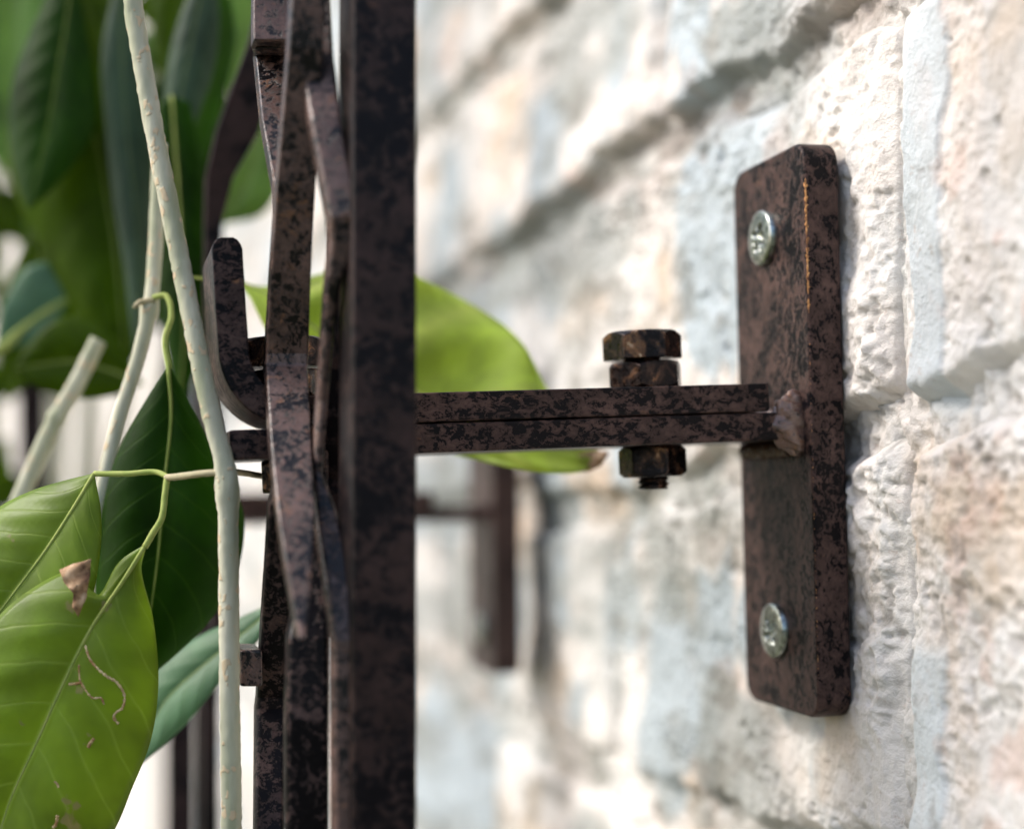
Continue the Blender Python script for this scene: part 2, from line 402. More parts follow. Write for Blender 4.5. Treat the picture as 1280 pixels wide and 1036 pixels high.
def brick(k, y0, y1, first=False, prot=0.0, gap=2.6):
    if y0 > 250: gap = 4.2
    near = max(y0, 190)
    st = 0.42 if near < 262 else 0.6 if near < 330 else 1.0 if near < 480 else 1.8 if near < 800 else 5.0
    if y1 < 195: st = 2.0
    zc = float(joint(k, np.array([(y0 + y1) / 2.]))[0])
    d0 = max(60., y0)
    if abs(zc) > 0.62 * max(y1, 200) + 30: st = max(st, 3.0)
    nY = max(8, int((y1 - y0) / st)); nZ = max(8, int(70 / st))
    nY = min(nY, 520)
    t = np.linspace(0, 1, nZ); ys = np.linspace(y0, y1, nY)
    YY, TT = np.meshgrid(ys, t); Y = YY.ravel(); T = TT.ravel()
    lo = joint(k, Y); hi = joint(k + 1, Y)
    Z = lo + (hi - lo) * T
    dist = np.minimum((Z - lo) - gap, (hi - Z) - gap)
    dh = np.minimum((Y - y0) - gap * 0.7, (y1 - Y) - gap * 0.7) + 1.7 * fbm(Y / 8, Z / 8, 4, 131 + k)
    # soften the corners and make the arris wander
    ex = np.clip(7 - np.minimum(Y - y0, y1 - Y), 0, 7); ez = np.clip(7 - np.minimum(Z - lo, hi - Z), 0, 7)
    dist = dist - 0.10 * ex * ez / 2
    dist = dist + (1.7 + 2.2 * sstep(270, 330, Y)) * fbm(Y / 11, Z / 9, 4, 101 + k)
    rise = sstep(-2.2, 4.6, dist)
    tilt = 1.3 * noise(np.array([k * 3.1]), np.array([y0 / 50.]), 0.0, 5)[0]
    rh_ = sstep(-2.0, 5.0, dh); hd = 2.6 if y1 < 300 or y0 < 260 else 5.0
    h = -6.5 + (6.5 + prot + tilt * 0.6) * rise + face_relief(Y, Z) * rise * (0.4 + 0.6 * rh_) - hd * (1 - rh_) * rise
    h -= 5.0 * sstep(1.6, 0.0, np.minimum(Y - y0, y1 - Y))
    if k == 1: h += 2.0 * sstep(0.55, 0.0, T) * rise * (0.6 + 0.8 * noise(Y / 40, 0 * Y, 0.0, 305))          # the course above overhangs
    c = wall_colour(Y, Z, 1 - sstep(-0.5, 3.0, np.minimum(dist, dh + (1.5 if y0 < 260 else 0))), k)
    v = np.stack([XW - h, Y, Z], 1)
    return obj('brick', v, grid_faces(nZ, nY), MAT['wall'], wall, cols=c)
heads = {0: [60, 241, 475, 700], -1: [60, 238, 392, 610], 1: [60, 352, 570], 2: [60, 200, 430, 655], 3: [60, 330, 555],
         -2: [60, 300, 520]}
nb = 0
for k in range(-9, 13):
    hs = list(heads.get(k, [60, 190 + (k % 2) * 110]))
    while hs[-1] < 2500: hs.append(hs[-1] + 218 + random.uniform(-6, 6))
    for a, b in zip(hs[:-1], hs[1:]):
        zm = float(joint(k, np.array([(a + b) / 2.]))[0]) + 35
        far = b
        if zm - 40 > 0.42 * far + 25 or zm + 40 < -0.32 * far - 25: continue
        pr = 0.0
        if k == 2: pr = 3.0
        if k == 1: pr = 1.8
        if k == 0: pr = 0.2
        if k == 0 and a < 100: pr = 1.2
        if k == -1 and a > 200: pr = -0.6
        brick(k, a + 0.6, b - 0.6, prot=pr); nb += 1
print('bricks', nb)
# blue-grey limewash ridge standing on the near bricks
wall_back = obj('wall_core', [(XW + 4, 60, -900), (XW + 120, 60, -900), (XW + 120, 4600, -900), (XW + 4, 4600, -900),
                              (XW + 12, 60, 1500), (XW + 120, 60, 1500), (XW + 120, 4600, 1500), (XW + 12, 4600, 1500)],
                [(0, 1, 2, 3), (4, 7, 6, 5), (0, 4, 5, 1), (1, 5, 6, 2), (2, 6, 7, 3)], MAT['render'], wall, smooth=False)

gw = obj('garden_wall', [(118, 3300, -900), (-1500, 6500, -900), (-1300, 6600, -900), (250, 3400, -900),
                         (118, 3300, 2200), (-1500, 6500, 2200), (-1300, 6600, 2200), (250, 3400, 2200)],
         [(0, 4, 5, 1), (1, 5, 6, 2), (2, 6, 7, 3), (3, 7, 4, 0), (4, 7, 6, 5)], MAT['render'], smooth=False)
gw['label'] = 'pale blurred garden wall far behind the leaves at the left'; gw['category'] = 'wall'

# ------------------------------------------------------------------ bracket
TH = math.radians(1.65)
O = Vector((122.5, 272.7, 11.7))
TA = math.radians(2.5); OA = Vector((122.5, 272.7, 11.7 + 74 * (math.sin(TA) - math.sin(TH))))
def BA(u, y, v): return B(u, y, v, OA, TA)
def B(u, y, v, base=O, th=TH):
    """bracket frame: u towards the wall, y along it, v up"""
    return Vector((base.x + u * math.cos(th) - v * math.sin(th), base.y + y, base.z + u * math.sin(th) + v * math.cos(th)))
def extrude_poly(name, pts2, fn, t0, t1, mat, parent):
    """pts2: outline (a,b); fn(a,b,t) -> point"""
    n = len(pts2); v = [fn(a, b, t0) for a, b in pts2] + [fn(a, b, t1) for a, b in pts2]
    f = [tuple(range(n - 1, -1, -1)), tuple(range(n, 2 * n))] + [(i, (i + 1) % n, n + (i + 1) % n, n + i) for i in range(n)]
    o = obj(name, v, f, mat, parent)
    bm = bmesh.new(); bm.from_mesh(o.data); bmesh.ops.recalc_face_normals(bm, faces=bm.faces); bm.to_mesh(o.data); bm.free()
    return o
def rrect(w_, h_, r, n=7):
    out = []
    for cx, cy, a0 in ((w_/2-r, h_/2-r, 0), (-w_/2+r, h_/2-r, 90), (-w_/2+r, -h_/2+r, 180), (w_/2-r, -h_/2+r, 270)):
        for i in range(n + 1):
            a = math.radians(a0 + 90 * i / n); out.append((cx + r * math.cos(a), cy + r * math.sin(a)))
    return out
def hexpart(name, centre, a, v0, v1, ch_top, ch_bot, mat, parent, rot=0.0, fn=None, hole=0.0):
    """chamfered hexagon, a = apothem; axis = bracket v"""
    NA = 96; rings = []
    def hexr(t):
        q = ((t - rot + math.pi / 6) % (math.pi / 3)) - math.pi / 6; return a / math.cos(q)
    r0 = a * 0.97; v = []
    def ringat(fr, top):
        row = []
        for i in range(NA):
            t = 2 * math.pi * i / NA; R = hexr(t) * fr if fr <= 1 else hexr(t)
            drop = max(0, R - r0) * 0.85
            z = (v1 - (drop if ch_top else 0)) if top else (v0 + (drop if ch_bot else 0))
            row.append((R * math.cos(t), R * math.sin(t), z))
        return row
    rows = [ringat(f_, False) for f_ in (0.05, 0.5, 0.85, 0.92, 0.96, 1.0)] + [ringat(f_, True) for f_ in (1.0, 0.96, 0.92, 0.85, 0.5, 0.05)]
    for r in rows:
        for (x, y, z) in r: v.append(fn(centre[0] + x, centre[1] + y, z))
    f = []
    for k in range(len(rows) - 1):
        for i in range(NA):
            j = (i + 1) % NA; f.append((k*NA+i, k*NA+j, (k+1)*NA+j, (k+1)*NA+i))
    f.append(tuple(range(NA - 1, -1, -1))); f.append(tuple((len(rows)-1)*NA + i for i in range(NA)))
    return bevel(obj(name, v, f, mat, parent), 0.18, 2, 25)
def thread(name, centre, r, v0, v1, pitch, mat, parent, fn):
    NA = 32; nz = max(8, int((v1 - v0) / pitch * 10)); v = []; f = []
    for k in range(nz + 1):
        z = v0 + (v1 - v0) * k / nz
        for i in range(NA):
            t = 2 * math.pi * i / NA
            ph = (z / pitch - t / (2 * math.pi)) % 1.0
            rr = r - 0.55 * abs(ph - 0.5) * 2 * (1 if k < nz else 1) - (0.5 if k in (0,) else 0)
            v.append(fn(centre[0] + rr * math.cos(t), centre[1] + rr * math.sin(t), z))
    for k in range(nz):
        for i in range(NA):
            j = (i + 1) % NA; f.append((k*NA+i, k*NA+j, (k+1)*NA+j, (k+1)*NA+i))
    f.append(tuple(range(NA - 1, -1, -1))); f.append(tuple(nz*NA + i for i in range(NA)))
    return obj(name, v, f, mat, parent)

br = thing('wall_bracket', 'brown and black steel bracket with hooked end and bolts, screwed to the wall in focus', 'wall bracket', tuple(B(6, 0, -50.5)),
           'brackets holding the trellis off the wall')
plate = extrude_poly('mounting_plate', rrect(32.5, 103.5, 4.2), lambda a, b, t: B(t, a - 0.4, b), 0, 6.7, MAT['plate'], br)
bevel(plate, 0.7, 3)
# worn copper-bright arris on the near edge of the plate: chips of bare metal
def chips(name, parent, n, v0, v1, fn, size, mat, seed):
    rnd = random.Random(seed); v = []; f = []
    for i in range(n):
        c = v0 + (v1 - v0) * rnd.random(); s = size * rnd.uniform(0.4, 1.2); b = len(v)
        k = 7
        for j in range(k):
            a = 2 * math.pi * j / k; rr = s * rnd.uniform(0.5, 1.1)
            v.append(fn(rr * math.cos(a) * 0.55, c + rr * math.sin(a) * 1.5, 0.0))
        v.append(fn(0, c, 0.16))
        for j in range(k): f.append((b + j, b + (j + 1) % k, b + k))
    return obj(name, v, f, mat, parent)
def plate_edge(a, c, lift):      # the arris between front and near side, normal (-u,-y)
    d = 0.28 - lift
    return B(d + a * 0.7, -16.65 + d - a * 0.7, c)
chips('worn_edge', br, 170, 21, 45, plate_edge, 0.62, MAT['copper'], 3)
chips('worn_edge', br, 60, -44, 16, plate_edge, 0.20, MAT['copper'], 5)

def strap(name, path, y0, y1, mat, parent, thick=5.0, taper=()):
    """flat strap: path = centre line (u,v) list in the bracket frame"""
    pts = [np.array(p, float) for p in path]; L = []; R = []
    for i, p in enumerate(pts):
        a = pts[max(i-1, 0)]; b = pts[min(i+1, len(pts)-1)]; t = (b - a) / np.linalg.norm(b - a)
        tk = thick if i < len(pts) - len(taper) else taper[i - len(pts) + len(taper)]
        n = np.array([-t[1], t[0]]) * tk / 2; L.append(p + n); R.append(p - n)
    out = [tuple(p) for p in L] + [tuple(p) for p in reversed(R)]
    n = len(out); m_ = len(pts); v = [BA(a, y0, b) for a, b in out] + [BA(a, y1, b) for a, b in out]
    f = []
    for s, o in ((0, 1), (n, 0)):
        for i in range(m_ - 1):
            q = (s + i, s + i + 1, s + n - 2 - i, s + n - 1 - i); f.append(q if o else q[::-1])
    for i in range(n): f.append((i, n + i, n + (i + 1) % n, (i + 1) % n))
    ob = obj(name, v, f, mat, parent)
    bm = bmesh.new(); bm.from_mesh(ob.data); bmesh.ops.recalc_face_normals(bm, faces=bm.faces); bm.to_mesh(ob.data); bm.free()
    return ob
Y0, Y1 = -12.5, 12.5
bevel(strap('support_arm', [(0.2, 0), (-102.0, 0)], Y0, Y1, MAT['arm'], br), 0.45, 3)
# upper strap: from near the plate out to the hook, then a bend and an upright
hook = [(-6.0, 5.25), (-93.0, 5.25)]
cxh, czh, rh = -91.0, 5.25 + 10.5, 9.7
for a in range(-85, -181, -8):
    t = math.radians(a); hook.append((cxh + rh * math.cos(t), czh + 10.5 * math.sin(t)))
hook += [(cxh - rh - 0.15, 22.0), (cxh - rh - 0.3, 32.2), (cxh - rh - 0.3, 33.0), (cxh - rh - 0.3, 33.7), (cxh - rh - 0.3, 34.1)]
bevel(strap('hook_strap', hook, Y0, Y1, MAT['arm'], br, taper=[4.5, 3.5, 2.0]), 0.5, 3, 40)
# bolts
def bolt(u, rot, big=1.0):
    fn = BA
    hexpart('nut', (u + 0.3, 0), 6.25 * big, 7.75, 12.9, True, True, MAT['bolt'], br, rot + 0.35, fn)
    h = hexpart('bolt_head', (u - 0.1, 0), 6.35 * big, 13.4, 18.5, True, False, MAT['bolt'], br, rot, fn)
    n = hexpart('nut', (u + 1.0, 0), 5.5 * big, -8.2, -2.55, True, True, MAT['bolt'], br, rot + 0.9, fn)
    thread('bolt_thread', (u + 1.0, 0), 3.0, -10.5, -8.0, 1.0, MAT['bolt'], br, fn)
    thread('bolt_shank', (u - 0.3, 0), 3.6, 12.7, 13.5, 1.0, MAT['bolt'], br, fn)
bolt(-25.2, 0.25); bolt(-91.0, 0.05, 1.04)
# weld between the arm and the plate
def weld(parent, rt, seed):
    bm = bmesh.new(); bmesh.ops.create_icosphere(bm, subdivisions=5, radius=1)
    v = []
    P_ = np.array([tuple(q.co) for q in bm.verts])
    n1 = noise(P_[:, 0]*1.6+4, P_[:, 1]*1.6, P_[:, 2]*1.6, seed); n2 = noise(P_[:, 0]*4+4, P_[:, 1]*4, P_[:, 2]*4, seed+1)
    n3 = noise(P_[:, 0]*9, P_[:, 1]*9, P_[:, 2]*9, seed+2)
    r = 1 + 0.13 * n1 + 0.05 * n2 + 0.012 * n3 + 0.05 * np.sin(P_[:, 2] * 8 + P_[:, 0] * 4)
    for q, k in zip(P_, r): v.append(B(-0.6 + q[0]*5.2*k*(1 - 0.2*q[2]), -11.8 + q[1]*2.0*k, 1.4 + q[2]*5.8*k - 1.0*q[0] + 0.25*math.sin(q[2]*26)))
    f = [tuple(x.index for x in fc.verts) for fc in bm.faces]; bm.free()
    return obj('weld_bead', v, f, MAT['weld'], parent)
weld(br, None, 3)
def weld2():
    v = []; f = []; NA = 10; n = 60
    for i in range(n + 1):
        y = -9 + 20 * i / n
        for j in range(NA):
            a = 2 * math.pi * j / NA; r = 1.3 + 0.35 * math.sin(i * 1.3) + 0.2 * math.sin(j * 2.1 + i * .4)
            v.append(B(-0.7 + r * math.cos(a), y, 3.0 + r * math.sin(a)))
    for i in range(n):
        for j in range(NA): f.append((i*NA+j, i*NA+(j+1) % NA, (i+1)*NA+(j+1) % NA, (i+1)*NA+j))
    obj('weld_bead', v, f, MAT['weld'], br)
    v2 = [Vector(p) + (B(0, 0, -6.0) - B(0, 0, 0)) for p in v]
    obj('weld_bead', v2, f, MAT['weld'], br)
weld2()
# pan-head screws with a cross recess
def screw(y, v, roll, parent, base=O, th=TH):
    NR, NA = 44, 96; R = 5.15; vs = []; fs = []
    def hgt(r, t):
        x, z = r * math.cos(t - roll), r * math.sin(t - roll)
        q = r / R; dome = 0.95 + 0.4 * math.sqrt(max(0.0, 1 - (q ** 5)))
        wdt = 0.62 + 0.12 * (1 - q)
        arm_ = min(abs(x), abs(z)); lng = max(abs(x), abs(z))
        ins = max(0.0, min(1.0, (wdt - arm_) / 0.22)) * max(0.0, min(1.0, (3.0 - lng) / 0.5))
        star = max(0.0, min(1.0, (0.28 - abs(abs(x) - abs(z)) * 0.7) / 0.15)) * max(0.0, min(1.0, (2.7 - r) / 0.3))
        return dome - 1.5 * ins * (1 - lng / 6.0) - 0.5 * star * (1 - ins)
    vs.append(B(-hgt(0, 0), y, v, base, th))
    for k in range(1, NR + 1):
        r = R * k / NR
        for i in range(NA):
            t = 2 * math.pi * i / NA; vs.append(B(-hgt(r, t), y + r * math.cos(t), v + r * math.sin(t), base, th))
    for i in range(NA):
        t = 2 * math.pi * i / NA; vs.append(B(0.4, y + R * math.cos(t), v + R * math.sin(t), base, th))
    for i in range(NA): fs.append((0, 1 + (i + 1) % NA, 1 + i))
    for k in range(NR):
        for i in range(NA):
            a = 1 + k*NA; b = 1 + (k+1)*NA; fs.append((a + i, a + (i+1) % NA, b + (i+1) % NA, b + i))
    o = obj('screw', vs, fs, MAT['screw'], parent)
    bm = bmesh.new(); bm.from_mesh(o.data); bmesh.ops.recalc_face_normals(bm, faces=bm.faces)
    bmesh.ops.reverse_faces(bm, faces=[]) ; bm.to_mesh(o.data); bm.free()
    return o
screw(1.2, 37.0, 0.5, br); screw(0.6, -37.0, 0.9, br)

# the second bracket, farther along the wall
O2 = Vector((112.8, 467.0, -5.5))
br2 = thing('wall_bracket', 'blurred dark bracket lower down the wall beyond the bright leaf, seen almost edge on', 'wall bracket', (125, 467, -50),
            'brackets holding the trellis off the wall')
B2 = lambda u, y, v: B(u, y, v, O2, 0.01)
bevel(extrude_poly('mounting_plate', rrect(31.5, 96, 4.0), lambda a, b, t: B2(t, a, b), 0, 8.5, MAT['far_bracket'], br2), 0.7, 2)  # plate made thicker so its side also stands in for the wall shadow
def box_fn(name, fn, lo, hi, mat, parent, bw=0.5):
    v = [fn(x, y, z) for x in (lo[0], hi[0]) for y in (lo[1], hi[1]) for z in (lo[2], hi[2])]
    f = [(0,1,3,2),(4,6,7,5),(0,4,5,1),(2,3,7,6),(0,2,6,4),(1,5,7,3)]
    return bevel(obj(name, v, f, mat, parent), bw, 2)
box_fn('support_arm', B2, (-110, -12, -2.0), (0.1, 12, 2.5), MAT['far_bracket'], br2)
box_fn('hook_strap', B2, (-110, -12, 2.6), (-17, 12, 7.1), MAT['far_bracket'], br2)
for vv in (35, -35): screw(0.5, vv, 0.3, br2, O2, 0.01)

# ------------------------------------------------------------------ trellis
tr = thing('metal_trellis', 'dark brown metal trellis seen edge on, with zigzag lattice strips behind its front upright', 'trellis', (40, 240, -600))
def bar_from(name, stations, mat, thick, parent=tr, bw=0.5, sub=4, flat=False):
    """stations: (y, x_left, x_right, depth) of the face towards the camera, in photo pixels"""
    ys = [s[0] for s in stations]; v = []
    # subdivide each span with soft bends
    st = catmull([(s[0], 0, s[1], s[2], s[3]) for s in stations], (len(stations) - 1) * sub + 1) if sub > 1 else np.array([(s[0], 0, s[1], s[2], s[3]) for s in stations])
    for (y, _, xl, xr, z) in st:
        a = P(xl, y, z); b = P(xr, y, z); d = Vector((0, thick, 0))
        v += [a, b, b + d, a + d]
    n = len(st); f = [(0, 1, 2, 3), tuple(4*(n-1) + i for i in (3, 2, 1, 0))]
    for k in range(n - 1):
        for i in range(4):
            j = (i + 1) % 4; f.append((4*k+i, 4*(k+1)+i, 4*(k+1)+j, 4*k+j))
    o = obj(name, v, f, mat, parent, smooth=not flat)
    bm = bmesh.new(); bm.from_mesh(o.data); bmesh.ops.recalc_face_normals(bm, faces=bm.faces); bm.to_mesh(o.data); bm.free()
    return bevel(o, bw, 3, 35)
bar_from('upright', [(-900, 440, 521.5, 231), (2200, 440, 521.5, 231)], MAT['frame'], 13.5, bw=0.7, sub=1)
LS = 'lattice_strip'
def LB(st, bw=1.0, mat='strip', th=5.0): return bar_from(LS, st, MAT[mat], th, sub=1, bw=bw, flat=True)
LB([(-420, 330, 380, 262), (-200, 352, 400, 240), (-60, 368, 412, 234), (60, 361, 404, 237), (230, 346, 395, 245), (340, 339, 389, 251), (442, 333, 386, 258),
    (456, 332, 385, 258), (560, 339, 390, 247), (640, 347, 394, 238), (700, 356, 391, 233), (768, 368, 385, 229), (800, 374, 381, 227)])
LB([(560, 396, 412, 256), (640, 392, 411, 255), (720, 376, 412, 251), (785, 362, 412, 247), (798, 360, 412, 246), (900, 358, 412, 245), (1036, 358, 412, 246), (1400, 358, 412, 250)], 1.0, 'strip_dark')
LB([(-420, 340, 385, 240), (-200, 318, 365, 258), (0, 317, 384, 259), (50, 317, 384, 257.0), (58, 319, 363, 260), (62, 319, 363, 270), (150, 328, 366, 258), (232, 343, 380, 251), (300, 346, 380, 256)], 0.9)
LB([(600, 344, 372, 250), (630, 337, 372, 251), (700, 333, 370, 256), (790, 327, 364, 264), (872, 322, 360, 272), (886, 320, 358, 272), (1036, 319, 356, 262), (1400, 319, 356, 245)], 0.8, 'strip_dark')
LB([(-300, 366, 404, 262), (0, 371, 414, 247), (70, 374, 418, 241), (150, 388, 428, 236), (215, 401, 440, 234), (270, 412, 450, 233),
    (300, 414, 448, 234), (345, 409, 430, 236), (400, 405, 419, 240), (500, 398, 411, 245), (590, 391, 404, 246), (640, 394, 422, 244), (740, 408, 446, 236),
    (800, 416, 450, 234), (1400, 420, 452, 234)], 0.9)
LB([(230, 414, 440, 247), (420, 410, 432, 252), (600, 400, 426, 258), (720, 404, 430, 252), (800, 414, 440, 248)], 0.6, 'frame')
# far lattice, out of focus
bar_from(LS, [(-120, 345, 400, 330), (40, 314, 372, 330), (100, 292, 340, 332), (170, 268, 322, 334), (230, 256, 288, 336), (300, 256, 276, 338), (560, 256, 276, 338)], MAT['far'], 5.0, sub=2)
bar_from(LS, [(560, 256, 276, 338), (700, 262, 284, 336), (800, 266, 290, 334)], MAT['far'], 5.0, sub=2)
bar_from('upright', [(-900, 207, 247, 560), (2200, 207, 247, 560)], MAT['far'], 13, sub=1)
bar_from('upright', [(-300, 251, 276, 470), (1700, 251, 276, 470)], MAT['far'], 13, sub=1)
# short cross piece behind the stem
bar_from('cross_bar', [(812, 300, 328, 262), (858, 300, 328, 262)], MAT['strip'], 12, sub=1)

post = thing('garden_post', 'thin dark upright bar out of focus behind the leaves at far left', 'post', (-30, 500, -900))
def bar_other(name, st, mat, th, parent): return bar_from(name, st, mat, th, parent, sub=1)
bar_other('upright', [(-800, 22, 58, 620), (3400, 22, 58, 620)], MAT['far'], 12, post)
bar_other('cross_bar', [(590, -300, 60, 633), (640, -300, 60, 633)], MAT['far'], 8, post)

# ------------------------------------------------------------------ vine
vine = thing('climbing_vine', 'climbing vine with pale bumpy stem and broad green leaves in front of the trellis', 'vine', (0, 260, -900))
def resample(line, n):
    """line: (px, py, z) list -> n world points (mm)"""
    return np.array([tuple(P(*q)) for q in catmull(line, n)])
def leaf(left, mid, right, z, mat, parent=vine, dz=(0, 0), cup=1.5, nlen=44, nw=9, name='leaf', wav=0.5, seed=0, tipz=0.0, nv=9, vein=True):
    """outline given by left edge, midrib and right edge; dz = extra depth of the two edges"""
    def zz(pts, e):
        m = len(pts); out = []
        for i, p in enumerate(pts):
            t = i / (m - 1); out.append((p[0], p[1], z + tipz * t + e * math.sin(math.pi * t)))
        return out
    L = resample(zz(left, dz[0]), nlen); C = resample(zz(mid, 0), nlen); R = resample(zz(right, dz[1]), nlen)
    L[0] = R[0] = C[0]; L[-1] = R[-1] = C[-1]
    rows = []; uv = []
    fwd = np.array([SA, CA, 0])
    for i in range(nlen):
        t = i / (nlen - 1)
        for j in range(-nw, nw + 1):
            a = abs(j) / nw; E = L[i] if j < 0 else R[i]
            p = C[i] * (1 - a) + E * a
            wd = np.linalg.norm(E - C[i])
            ph = (t - 0.17 * a ** 1.25) * nv
            b = cup * (a * (1 - a)) * 4 * min(1, wd / 15) * (-1)
            b += 0.45 * min(1, wd / 12) * math.cos(2 * math.pi * ph) * math.sin(math.pi * min(a, 1)) * wav
            b += wav * 0.9 * a * a * math.sin(t * 17 + seed + (2 if j < 0 else 0)) * min(1, wd / 12)
            rows.append(p + fwd * b); uv.append((0.5 + 0.5 * j / nw, t))
    nc = 2 * nw + 1
    o = obj(name, np.array(rows), grid_faces(nlen, nc), mat, parent, uvs=np.array(uv))
    m = o.modifiers.new('thickness', 'SOLIDIFY'); m.thickness = 0.25 * S; m.offset = 0
    if vein:      # raised midrib
        pts = [C[i] - fwd * 0.15 for i in range(0, nlen, 2)]
        rad = [0.38 * (1 - 0.75 * i / len(pts)) * vein for i in range(len(pts))]
        tube('midrib', pts, rad, MAT['petiole'], o, 8)
    return o
def tube(name, pts, rad, mat, parent, NA=12, wob=0.0, seed=0):
    pts = [np.array(p, float) for p in pts]; v = []; f = []
    up = np.array([0.3, 1.0, 0.1])
    for i, p in enumerate(pts):
        t = pts[min(i+1, len(pts)-1)] - pts[max(i-1, 0)]; t = t / (np.linalg.norm(t) + 1e-9)
        a = np.cross(t, up); a /= np.linalg.norm(a); b = np.cross(t, a)
        r = rad[i] if hasattr(rad, '__len__') else rad
        for k in range(NA):
            th = 2 * math.pi * k / NA
            rr = r
            if wob: rr = r * (1 + wob * float(noise(np.array([i * 0.9 + seed]), np.array([k * 0.9]), 0.0, seed)[0]))
            v.append(p + (a * math.cos(th) + b * math.sin(th)) * rr)
    n = len(pts)
    for i in range(n - 1):
        for k in range(NA):
            j = (k + 1) % NA; f.append((i*NA+k, i*NA+j, (i+1)*NA+j, (i+1)*NA+k))
    f.append(tuple(range(NA - 1, -1, -1))); f.append(tuple((n-1)*NA + k for k in range(NA)))
    return obj(name, np.array(v), f, mat, parent)
def stem(line, rpx, name='stem', mat='stem', n=80, NA=16, wob=0.0, parent=vine, seed=1, nodes=()):
    w3 = resample(line, n); z = catmull(line, n)[:, 2]
    rad = []
    for i in range(n):
        t = i / (n - 1); r = (rpx[0] * (1 - t) + rpx[1] * t)
        for (tn, amp) in nodes: r *= 1 + amp * math.exp(-((t - tn) / 0.016) ** 2)
        rad.append(r / F * z[i])
    return tube(name, w3, rad, MAT[mat], parent, NA, wob, seed)

stem([(160, -160, 262), (166, 0, 261), (180, 90, 260), (196, 180, 259), (214, 270, 258), (236, 380, 257), (256, 480, 256), (270, 540, 256), (282, 588, 256),
      (285, 640, 257), (286, 720, 258), (287, 850, 259), (289, 1000, 260), (292, 1300, 262)], (11.5, 13.2), n=260, NA=20, wob=0.07, nodes=((0.532, 0.25),))
stem([(200, 180, 300), (196, 270, 298), (193, 330, 296), (188, 382, 294), (172, 450, 293), (150, 520, 292), (130, 600, 291), (112, 680, 290), (90, 800, 292)], (9, 10), n=90, wob=0.05, nodes=((0.33, 0.35),), seed=4)
stem([(123, 425, 330), (98, 475, 329), (68, 528, 328), (44, 580, 327), (15, 650, 326), (-30, 800, 326)], (10.5, 11.5), n=70, wob=0.05, nodes=((0.27, 0.28),), seed=6)
stem([(205, 500, 312), (178, 560, 312), (150, 620, 312), (120, 700, 312)], (4.5, 6), mat='node', n=30, seed=8)
# nodes and petioles
stem([(283, 590, 255), (250, 592, 257), (228, 595, 260), (208, 597, 263)], (4.2, 4.4), 'petiole', 'node', 24, 10, 0.08)
stem([(212, 597, 263), (195, 590, 265), (160, 592, 266), (118, 592, 268)], (3.6, 3.6), 'petiole', 'petiole', 24, 10, 0.05)
stem([(209, 596, 263), (206, 620, 262), (202, 648, 261), (190, 668, 261), (181, 684, 261)], (4.0, 4.2), 'petiole', 'petiole', 24, 10, 0.05)
stem([(283, 588, 256), (310, 592, 268), (345, 598, 285)], (4.2, 3.6), 'petiole', 'node', 20, 10, 0.05)
stem([(192, 372, 293), (208, 370, 292), (214, 395, 290), (206, 425, 288), (211, 460, 286)], (3.5, 4.0), 'petiole', 'petiole', 30, 10, 0.05)
stem([(192, 376, 293), (175, 378, 292), (168, 384, 291)], (4.5, 3.0), 'petiole', 'node', 12, 10, 0.1)
stem([(222, 345, 290), (262, 349, 305), (298, 351, 318)], (1.8, 2.2), 'petiole', 'petiole', 20, 10)
stem([(-40, 450, 372), (0, 436, 378), (30, 410, 380), (88, 372, 380)], (7, 3.0), 'petiole', 'petiole', 20, 10)

# near leaves
l9 = leaf([(183, 680), (150, 702), (122, 745), (100, 722), (82, 715), (40, 736), (0, 770), (-60, 850), (-60, 1000), (-20, 1120)],
          [(183, 680), (150, 732), (116, 782), (85, 842), (45, 930), (10, 1008), (-20, 1120)],
          [(183, 680), (176, 712), (192, 775), (197, 850), (188, 925), (165, 985), (140, 1040), (80, 1110), (-20, 1120)], 261, MAT['leaf_fresh'], dz=(2.5, 4), cup=2.5, seed=2, nlen=80, nw=14)
l9['label'] = 'large light green leaf with brown mine trails'
leaf([(118, 592), (85, 600), (45, 612), (0, 634), (-60, 680), (-110, 800), (-90, 900)], [(118, 592), (92, 635), (56, 690), (20, 738), (-20, 792), (-90, 900)],
     [(118, 592), (126, 640), (124, 700), (112, 755), (70, 800), (0, 860), (-90, 900)], 268, MAT['leaf_fresh'], dz=(6, -1.5), cup=2, seed=5, nlen=60, nw=12)
leaf([(210, 456), (172, 518), (146, 570), (128, 640), (120, 720), (130, 800), (165, 862)], [(210, 456), (214, 520), (206, 600), (197, 700), (182, 800), (165, 862)],
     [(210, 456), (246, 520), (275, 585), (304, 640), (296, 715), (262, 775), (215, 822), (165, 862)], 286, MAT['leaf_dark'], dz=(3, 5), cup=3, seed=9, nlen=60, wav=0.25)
leaf([(352, 748), (300, 772), (250, 795), (200, 830), (170, 880), (140, 985)], [(352, 752), (300, 795), (250, 835), (210, 872), (180, 920), (140, 985)],
     [(352, 757), (326, 797), (278, 850), (237, 900), (200, 935), (140, 985)], 300, MAT['leaf_pale'], dz=(4, -3), cup=2, seed=3, vein=0.35)
